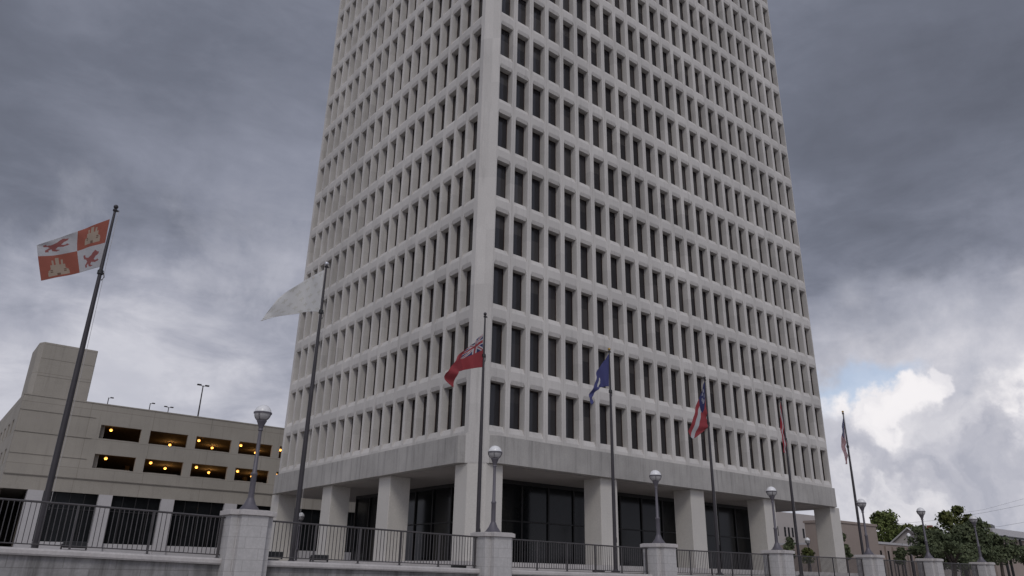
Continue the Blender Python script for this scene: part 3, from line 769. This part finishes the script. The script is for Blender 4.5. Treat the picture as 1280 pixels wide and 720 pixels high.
# ------------------------------------------------------------------ trees
def tree(px, pyb, pyt, Y, wpx, mat, label, name='tree', seed=0, n=4200, leaf=.42, cat='tree', group='trees beyond the plaza', lobes=9):
    rnd = random.Random(seed)
    pt = at(px, pyt, Y); dist = (pt-Vector((0, 0, H))).dot(fw)
    w = wpx/F_PX*dist; x = pt.x; h = pt.z-PZ
    zb = max(.0, at(px, pyb, Y).z-PZ)
    e = empty(name, (x, Y, PZ), label, cat, group)
    ch = h-zb; cs = []
    cen = Vector((0, 0, zb+ch*.5))
    for k in range(lobes):
        a = rnd.uniform(0, 2*math.pi); rr = w*.5*rnd.uniform(.15, .62); zf = rnd.uniform(.15, .85)
        shrink = 1-.4*max(0, zf-.45)/.4
        cs.append((Vector((rr*math.cos(a)*shrink, rr*math.sin(a)*shrink, zb+ch*zf)), w*rnd.uniform(.15, .26)))
    cs.append((Vector((rnd.uniform(-.06, .06)*w, 0, zb+ch*.82)), w*.15))
    for k in range(lobes):
        c_, r0 = cs[rnd.randrange(lobes)]; dd = Vector((rnd.gauss(0, 1), rnd.gauss(0, 1), abs(rnd.gauss(0, .8)))).normalized()*r0; cs.append((c_+dd, r0*rnd.uniform(.3, .5)))
    q = MB(); L = leaf
    for k in range(n):
        c_, r0 = cs[rnd.randrange(len(cs))]
        d = Vector((rnd.gauss(0, 1), rnd.gauss(0, 1), rnd.gauss(0, 1))).normalized()*r0*(rnd.random()**.35)*(1 if rnd.random() < .8 else rnd.uniform(1., 1.45))
        d.z *= .75*ch/w*1.3 if ch < w else 1
        p = c_+d
        if noise.noise(p*(3.2/w*2)+Vector((seed*7.3, 0, 0))) < -.22: continue
        if p.z < zb*.8: continue
        nrm = (d.normalized()*.6+Vector((rnd.uniform(-1, 1), rnd.uniform(-1, 1), rnd.uniform(-.3, 1)))).normalized()
        t1 = nrm.orthogonal().normalized(); t1.rotate(Matrix.Rotation(rnd.uniform(0, 6.28), 3, nrm)); t2 = nrm.cross(t1)
        s = L*rnd.uniform(.5, 1.1)
        q.face([p-t1*s*.5, p+t2*s*.28, p+t1*s*.5, p-t2*s*.28])
    me = bpy.data.meshes.new('crown'); me.from_pydata(q.v, [], q.f); me.materials.append(mat); me.update()
    o = bpy.data.objects.new('crown', me); col.objects.link(o); o.parent = e
    q = MB(); th = w*.022+.1
    q.tube([(0, 0, 0), (.05*w, 0, zb+.25*ch), (.02*w, .02*w, zb+.7*ch)], [th, th*.75, th*.3], 8)
    for c_, r0 in cs[:6]: q.tube([(.03*w, 0, zb+.15*ch), tuple((c_+Vector((.03*w, 0, zb+.2*ch)))*.5+Vector((0, 0, .05*w))), tuple(c_)], [th*.5, th*.35, th*.12], 6)
    q.build('trunk', M['bark'], e, True)
    return e
tree(1103, 694, 636, 80, 50, M['leaf_bright'], 'bright green tree just right of the beige box', seed=1, n=11000, leaf=.8, lobes=13)
tree(1134, 694, 653, 78, 52, M['leaf_olive'], 'yellowish bushy tree between bright tree and grey house', seed=2, n=9000, leaf=.8, lobes=13)
tree(1193, 704, 640, 45, 84, M['leaf_olive'], 'tall tree with sunlit top in the middle of the leafy bank', seed=3, n=8000, leaf=.55, lobes=12)
tree(1163, 706, 662, 43, 72, M['leaf_dark'], 'dark dense tree at the left of the leafy bank', seed=4, n=7000, leaf=.5, lobes=12)
tree(1210, 706, 656, 42, 78, M['leaf_dark'], 'dark tree below the rightmost globe lamp', seed=5, n=8000, leaf=.5, lobes=12)
tree(1243, 709, 668, 43, 62, M['leaf_dark'], 'low dark tree left of the steel posts', seed=6, n=6000, leaf=.5, lobes=10)
tree(1184, 714, 673, 41, 112, M['leaf_dark'], 'low dark foliage filling the foot of the bank', seed=12, n=7000, leaf=.45, lobes=12)
tree(1276, 706, 682, 44, 26, M['leaf_dark'], 'small dark tree at the right edge of the photo', seed=13, n=2500, leaf=.45)
tree(1124, 706, 683, 55, 24, M['leaf_dark'], 'round clipped bush before the pilastered building', name='bush', cat='bush', seed=7, n=2600, leaf=.4)
tree(1052, 704, 664, 50, 24, M['leaf_dark'], 'dark tree squeezed between the tower and the beige box', seed=8, n=2800, leaf=.42)
tree(985, 704, 668, 62, 26, M['leaf_dark'], 'dark tree seen through the open tower bay', seed=9, n=2600, leaf=.45)
tree(1008, 706, 684, 60, 22, M['leaf_olive'], 'lighter shrub seen through the open tower bay', name='bush', cat='bush', seed=10, n=2000, leaf=.4)

rnd = random.Random(31); q = MB()
for k in range(16000):
    t = rnd.random(); x = 180+t*900; y = 215+rnd.uniform(-12, 12)-t*90
    hh = 7.5+3.2*noise.noise(Vector((x*.02, 3, 0)))+2.5*noise.noise(Vector((x*.07, 9, 0)))
    p = Vector((x, y, PZ+hh*rnd.random()**.6)); s_ = rnd.uniform(.8, 1.9)
    nrm = Vector((rnd.uniform(-1, 1), rnd.uniform(-1.4, 0), rnd.uniform(-.2, 1))).normalized(); t1 = nrm.orthogonal().normalized(); t1.rotate(Matrix.Rotation(rnd.uniform(0, 6.28), 3, nrm)); t2 = nrm.cross(t1)
    q.face([p-t1*s_, p+t2*s_*.6, p+t1*s_, p-t2*s_*.6])
me = bpy.data.meshes.new('distant_woodland'); me.from_pydata(q.v, [], q.f); me.materials.append(M['leaf_dark']); me.update()
o = bpy.data.objects.new('distant_woodland', me); col.objects.link(o); tag(o, 'dark far off line of trees along the horizon', 'woodland', kind='stuff')

# ------------------------------------------------------------------ distant buildings
def bldg(name, label, cat, px0, px1, pyt, Y, depth, mat):
    a = at(px0, pyt, Y); b = at(px1, pyt, Y); zt = (a.z+b.z)/2
    e = empty(name, (a.x, Y, PZ), label, cat)
    w = b.x-a.x
    return e, w, a.z-PZ
def part(mb, name, mat, e, **k): return mb.build(name, mat, e, **k)
e, w, h = bldg('building', 'plain beige box building just right of the tower', 'building', 1040, 1094, 652.5, 60, 30, None)
q = MB(); q.box(0, w, 0, 4.5, 0, h); part(q, 'wall', M['beige'], e)
q = MB(); q.box(-.15, w+.15, -.15, 4.65, h, h+.35); part(q, 'parapet', M['beige'], e)
e, w, h = bldg('building', 'low beige building with tall dark slot windows beside the bush', 'building', 1094.6, 1172, 679.5, 62, 20, None)
q = MB(); q.box(0, w, 0, 18, 0, h); part(q, 'wall', M['beige'], e)
q = MB(); q.box(-.0, w+.3, -.15, 18.3, h, h+.35); part(q, 'roof', M['whitemetal'], e)
for i in range(9):
    q = MB(); xx = 1+i*w/9; q.box(xx, xx+.55, -.05, -.003, .6, h-1.0); part(q, 'window', M['shop'], e)
    q = MB(); q.box(xx-.9, xx-.5, -.25, -.003, 0, h-.3); part(q, 'pilaster', M['beige'], e)
# pale office seen through the open bay
e, w, h = bldg('office_building', 'pale office block with rows of small windows behind the tower', 'office building', 925, 1040, 634, 100, 20, None)
q = MB(); q.box(0, w, 0, 20, 0, h); part(q, 'wall', M['pale'], e)
for r_ in range(3):
    for i in range(int(w/1.55)):
        if i % 5 == 4: continue
        q = MB(); xx = .8+i*1.55; zz = h-5.4-4.3*r_; q.box(xx, xx+.7, -.06, -.003, zz, zz+2.1); part(q, 'window', M['shop'], e)
# grey house, its gable end turned to the plaza
p0 = at(1166, 675, 70); p1 = at(1194, 675, 70)
e = empty('house', (p0.x, 70, PZ), 'grey roofed house with pale gable behind the trees', 'house'); w = p1.x-p0.x; h = p0.z-PZ-1.0; DH = 9.0; RH = 3.4
q = MB(); q.box(0, w, 0, DH, 0, h); q.prism([(0, 0), (DH, 0), (DH/2, RH)], 0, .3); 
q.v = q.v[:8]+[(z, x, h+y) for x, y, z in q.v[8:]]
part(q, 'wall', M['pale'], e)
q = MB()
for a_, b_2 in (((-.6, h-.35), (DH/2, h+RH+.05)), ((DH+.6, h-.35), (DH/2, h+RH+.05))):
    (ya, za), (yb, zb) = a_, b_2
    q.face([(-.5, ya, za), (w+.5, ya, za), (w+.5, yb, zb), (-.5, yb, zb)]); q.face([(-.5, ya, za+.16), (w+.5, ya, za+.16), (w+.5, yb, zb+.16), (-.5, yb, zb+.16)])
rf = part(q, 'roof', M['roofgrey'], e)
q = MB(); q.box(w*.6, w*.6+.9, 2.6, 3.5, h+1.6, h+RH+.9); q.build('chimney', M['brickred'], rf)
q = MB(); q.tube([(-.55, -.6, h-.35), (-.55, DH/2, h+RH+.05), (-.55, DH+.6, h-.35)], .16, 4); q.build('bargeboard', M['white_trim'], rf)
for yy in (2.2, 5.6):
    q = MB(); q.box(-.06, -.003, yy, yy+1.2, h-1.9, h-.3); wd = part(q, 'window', M['shop'], e)
    q = MB(); q.box(-.09, -.004, yy-.12, yy, h-2.0, h-.2); q.box(-.09, -.004, yy+1.2, yy+1.32, h-2.0, h-.2); q.box(-.09, -.004, yy, yy+1.2, h-2.05, h-1.93); q.build('trim', M['white_trim'], wd)
# flat roofed store and the steel frame before it at the right edge
a = at(1238, 672, 52); b = at(1300, 668, 52); w = b.x-a.x
e = empty('store_building', (a.x, 52, PZ), 'flat roofed beige building with pale fascia at the right edge', 'building'); h = a.z-PZ
q = MB(); q.box(0, w, 0, 5, 0, h); part(q, 'wall', M['beige'], e)
q = MB(); q.box(-.6, w+.6, -.8, 5.5, h, h+1.5); rf = part(q, 'fascia', M['whitemetal'], e)
for xx, ww in ((2.6, 2.0), (6.2, 2.4)):
    q = MB(); q.box(xx, xx+ww, 2, 4, h+1.5, h+2.5); q.box(xx+.2, xx+ww-.2, 2.2, 3.8, h+2.5, h+2.65); q.build('rooftop_unit', M['hvac'], rf)
pa = at(1252, 672, 46)
e = empty('steel_frame', (pa.x, 46, PZ), 'dark steel canopy frame on slanting posts before the beige building', 'canopy'); hh_ = pa.z-PZ
for dx in (0, 1.7, 7.6):
    q = MB(); q.tube([(dx, 0, 0), (dx-.25, 0, hh_)], .20, 6); part(q, 'post', M['black'], e)
q = MB(); q.box(-7, 12, -.2, .2, hh_, hh_+.28); part(q, 'beam', M['black'], e)
# overhead cables
for (pts, w) in (([(1285, 630, 60), (1240, 639, 66), (1180, 649.5, 75), (1120, 655, 90), (1060, 656, 110)], 'upper overhead cable crossing the sky at the right'), ([(1285, 652, 60), (1250, 658, 62), (1215, 661.5, 66)], 'lower overhead cable near the right edge'), ([(1285, 622, 80), (1230, 637, 84), (1170, 646, 90)], 'faint highest overhead cable at the right')):
    q = MB(); P_ = [at(*t) for t in pts]; org = P_[0].copy(); q.tube([p-org for p in P_], .022, 5)
    o = q.build('overhead_cable', M['wire'], loc=org); tag(o, w, 'cable', 'overhead cables')

# ------------------------------------------------------------------ sky, sun
SUN_EL, SUN_AZ = R(42), R(215)               # compass bearing of the hidden sun, behind the camera and to its left
world = bpy.data.worlds.new('World'); scn.world = world; world.use_nodes = True
n, l = world.node_tree.nodes, world.node_tree.links
for x in list(n): n.remove(x)
outw = n.new('ShaderNodeOutputWorld')
sky = n.new('ShaderNodeTexSky'); sky.sky_type = 'NISHITA'; sky.sun_disc = False; sky.sun_elevation = SUN_EL; sky.sun_rotation = SUN_AZ
bg1 = n.new('ShaderNodeBackground'); bg1.inputs[1].default_value = .15; l.new(sky.outputs[0], bg1.inputs[0])
tc = n.new('ShaderNodeTexCoord'); D = tc.outputs['Generated']
nz = n.new('ShaderNodeVectorMath'); nz.operation = 'NORMALIZE'; l.new(D, nz.inputs[0]); D = nz.outputs[0]
sp = n.new('ShaderNodeSeparateXYZ'); l.new(D, sp.inputs[0])
# cloud deck coordinates: the direction projected on a flat layer overhead
zc = math_(n, l, 'ADD', math_(n, l, 'MAXIMUM', sp.outputs[2], 0.0), .16)
cb = n.new('ShaderNodeCombineXYZ')
l.new(math_(n, l, 'DIVIDE', sp.outputs[0], zc), cb.inputs[0]); l.new(math_(n, l, 'DIVIDE', sp.outputs[1], zc), cb.inputs[1])
deck = cb.outputs[0]
n_big = tex_noise(n, l, deck, .62, 5, .45, .2)
n_fine = tex_noise(n, l, deck, 1.9, 6, .5, .2)
n_dir = tex_noise(n, l, D, 5.5, 9, .60, .25)
lay = n.new('ShaderNodeMapping'); lay.inputs['Scale'].default_value = (1, 1, 2.6); l.new(D, lay.inputs[0])
n_lay = tex_noise(n, l, lay.outputs[0], 3.4, 8, .58, .35)
def vdir(px, py):
    return ray(px, py).normalized()
warpn = n.new('ShaderNodeTexNoise'); warpn.inputs['Scale'].default_value = 13; warpn.inputs['Detail'].default_value = 8; warpn.inputs['Roughness'].default_value = .55; l.new(D, warpn.inputs['Vector'])
wsub = n.new('ShaderNodeVectorMath'); wsub.operation = 'SUBTRACT'; l.new(warpn.outputs['Color'], wsub.inputs[0]); wsub.inputs[1].default_value = (.5, .5, .5)
wscl = n.new('ShaderNodeVectorMath'); wscl.operation = 'SCALE'; l.new(wsub.outputs[0], wscl.inputs[0]); wscl.inputs['Scale'].default_value = .15
wadd = n.new('ShaderNodeVectorMath'); l.new(D, wadd.inputs[0]); l.new(wscl.outputs[0], wadd.inputs[1]); DW = wadd.outputs[0]
n_bil = tex_noise(n, l, DW, 9, 6, .5, .6)
def spot(px, py, rad, soft, vec=None, flat=1.0):
    """soft disc of sky around one compass direction"""
    d0 = vdir(px, py)
    s_ = n.new('ShaderNodeVectorMath'); s_.operation = 'SUBTRACT'; l.new(vec or D, s_.inputs[0]); s_.inputs[1].default_value = d0
    m_ = n.new('ShaderNodeVectorMath'); m_.operation = 'MULTIPLY'; l.new(s_.outputs[0], m_.inputs[0]); m_.inputs[1].default_value = (1, 1, flat)
    le = n.new('ShaderNodeVectorMath'); le.operation = 'LENGTH'; l.new(m_.outputs[0], le.inputs[0])
    return maprange(n, l, le.outputs['Value'], rad*(1-soft), rad*(1+soft), 1., 0.)
def vmax(*a):
    r_ = a[0]
    for b in a[1:]: r_ = math_(n, l, 'MAXIMUM', r_, b)
    return r_
# base grey deck
tone = math_(n, l, 'ADD', math_(n, l, 'MULTIPLY', n_big, .42), math_(n, l, 'MULTIPLY', n_fine, .30))
tone = math_(n, l, 'ADD', tone, math_(n, l, 'MULTIPLY', n_lay, .28))
elev = sp.outputs[2]
lift = maprange(n, l, elev, .02, .62, .20, -.07)          # paler towards the horizon
tone = math_(n, l, 'ADD', tone, lift)
n_rag = tex_noise(n, l, lay.outputs[0], 8.5, 9, .62, .5)
def vadd(*a):
    r_ = a[0]
    for b in a[1:]: r_ = math_(n, l, 'ADD', r_, b)
    return r_
def amp(f, k): return math_(n, l, 'MULTIPLY', f, k)
shift = vadd(amp(spot(1210, 130, .30, .7, DW), -.09), amp(spot(1160, 290, .16, .8, DW, 2.), -.06), amp(spot(-20, 240, .20, .8, DW), -.14), amp(spot(200, 60, .2, .8, DW), -.03), amp(spot(150, 300, .14, .8, DW, 2.), -.05),
             amp(spot(300, 250, .16, .8, DW, 2.), .07), amp(spot(60, 500, .20, .7, DW, 1.5), .16), amp(spot(215, 400, .14, .7, DW, 2.), .13), amp(spot(300, 440, .08, .7, DW, 2.), -.05),
             amp(spot(1240, 225, .07, .8, DW, 2.), .05), amp(spot(1262, 390, .09, .8, DW, 2.), .10), amp(spot(1080, 420, .09, .7, DW, 2.), -.05), amp(spot(1000, 40, .12, .8, DW), .05))
tone = math_(n, l, 'ADD', tone, shift)
low = maprange(n, l, elev, .16, .52, 1., .25)
tone = math_(n, l, 'ADD', tone, math_(n, l, 'MULTIPLY', math_(n, l, 'MULTIPLY', math_(n, l, 'SUBTRACT', n_rag, .5), .55), low))
r1 = ramp(n, [(.16, (.098, .107, .138)), (.34, (.158, .172, .220)), (.50, (.252, .268, .335)), (.66, (.385, .396, .468)), (.84, (.61, .61, .67))]); l.new(tone, r1.inputs[0])
colr = r1.outputs[0]
# bright broken cloud low at the right
z_right = spot(1200, 570, .235, .42, DW, 1.4)
lowc = ramp(n, [(.30, (.34, .35, .42)), (.46, (.50, .51, .58)), (.60, (.70, .69, .74)), (.74, (.86, .84, .86))]); l.new(n_dir, lowc.inputs[0])
colr = mixc(n, l, math_(n, l, 'MULTIPLY', z_right, .92), colr, lowc.outputs[0])
hot = vmax(spot(1122, 500, .036, .22, DW), spot(1095, 520, .030, .25, DW), spot(1150, 488, .022, .2, DW), spot(1046, 508, .022, .5, DW), spot(1285, 495, .045, .6, DW), spot(1275, 530, .025, .5, DW))
colr = mixc(n, l, math_(n, l, 'MULTIPLY', hot, .9), colr, mixc(n, l, maprange(n, l, n_bil, .35, .62), (.70, .69, .74), (.95, .92, .93)))
heap = vmax(spot(1210, 505, .022, .24, DW), spot(1192, 535, .040, .24, DW), spot(1232, 535, .034, .24, DW), spot(1170, 575, .050, .28, DW), spot(1225, 590, .060, .28, DW), spot(1262, 600, .050, .24, DW), spot(1120, 610, .06, .3, DW), spot(1050, 590, .05, .5, DW))
hc = ramp(n, [(.35, (.41, .42, .49)), (.48, (.54, .54, .60)), (.60, (.72, .71, .75)), (.70, (.80, .78, .81))]); l.new(n_bil, hc.inputs[0])
colr = mixc(n, l, math_(n, l, 'MULTIPLY', heap, .85), colr, hc.outputs[0])
# paler breaks at the lower left
lb = spot(215, 420, .20, .8, DW, 1.6)
lf = math_(n, l, 'MULTIPLY', lb, maprange(n, l, n_dir, .48, .62, 0, .7))
colr = mixc(n, l, lf, colr, (.50, .505, .57))
lb2 = spot(60, 560, .22, .7, DW, 1.4)
colr = mixc(n, l, math_(n, l, 'MULTIPLY', lb2, maprange(n, l, n_dir, .38, .62, .1, .75)), colr, (.52, .53, .60))
# extra brightness added to the unseen sky behind the camera, to light the tower
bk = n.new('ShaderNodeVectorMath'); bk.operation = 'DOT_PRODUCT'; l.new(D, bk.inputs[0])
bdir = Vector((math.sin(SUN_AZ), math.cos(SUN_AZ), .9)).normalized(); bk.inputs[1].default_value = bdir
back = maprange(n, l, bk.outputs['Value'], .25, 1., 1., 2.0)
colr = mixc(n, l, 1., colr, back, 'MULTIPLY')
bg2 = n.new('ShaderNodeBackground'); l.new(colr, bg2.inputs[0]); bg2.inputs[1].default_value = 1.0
# gaps of blue
gap = math_(n, l, 'MULTIPLY', vmax(spot(1075, 478, .05, .5, DW, 1.6), spot(1045, 492, .03, .5, DW)), math_(n, l, 'SUBTRACT', 1., hot))
cover = math_(n, l, 'SUBTRACT', 1., math_(n, l, 'MULTIPLY', gap, .45))
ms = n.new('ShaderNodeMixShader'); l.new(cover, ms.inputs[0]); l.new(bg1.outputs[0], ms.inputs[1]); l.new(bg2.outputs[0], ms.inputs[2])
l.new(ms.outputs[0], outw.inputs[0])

sun_d = bpy.data.lights.new('sun', 'SUN'); sun_d.energy = .8; sun_d.angle = R(18); sun_d.color = (1, .96, .90)
sun = bpy.data.objects.new('sun', sun_d); col.objects.link(sun)
sd = Vector((math.sin(SUN_AZ)*math.cos(SUN_EL), math.cos(SUN_AZ)*math.cos(SUN_EL), math.sin(SUN_EL)))
sun.rotation_euler = sd.to_track_quat('Z', 'Y').to_euler()

scn.view_settings.view_transform = 'Standard'; scn.view_settings.look = 'None'
scn.view_settings.exposure = 0; scn.view_settings.gamma = 1; scn.view_settings.use_curve_mapping = False
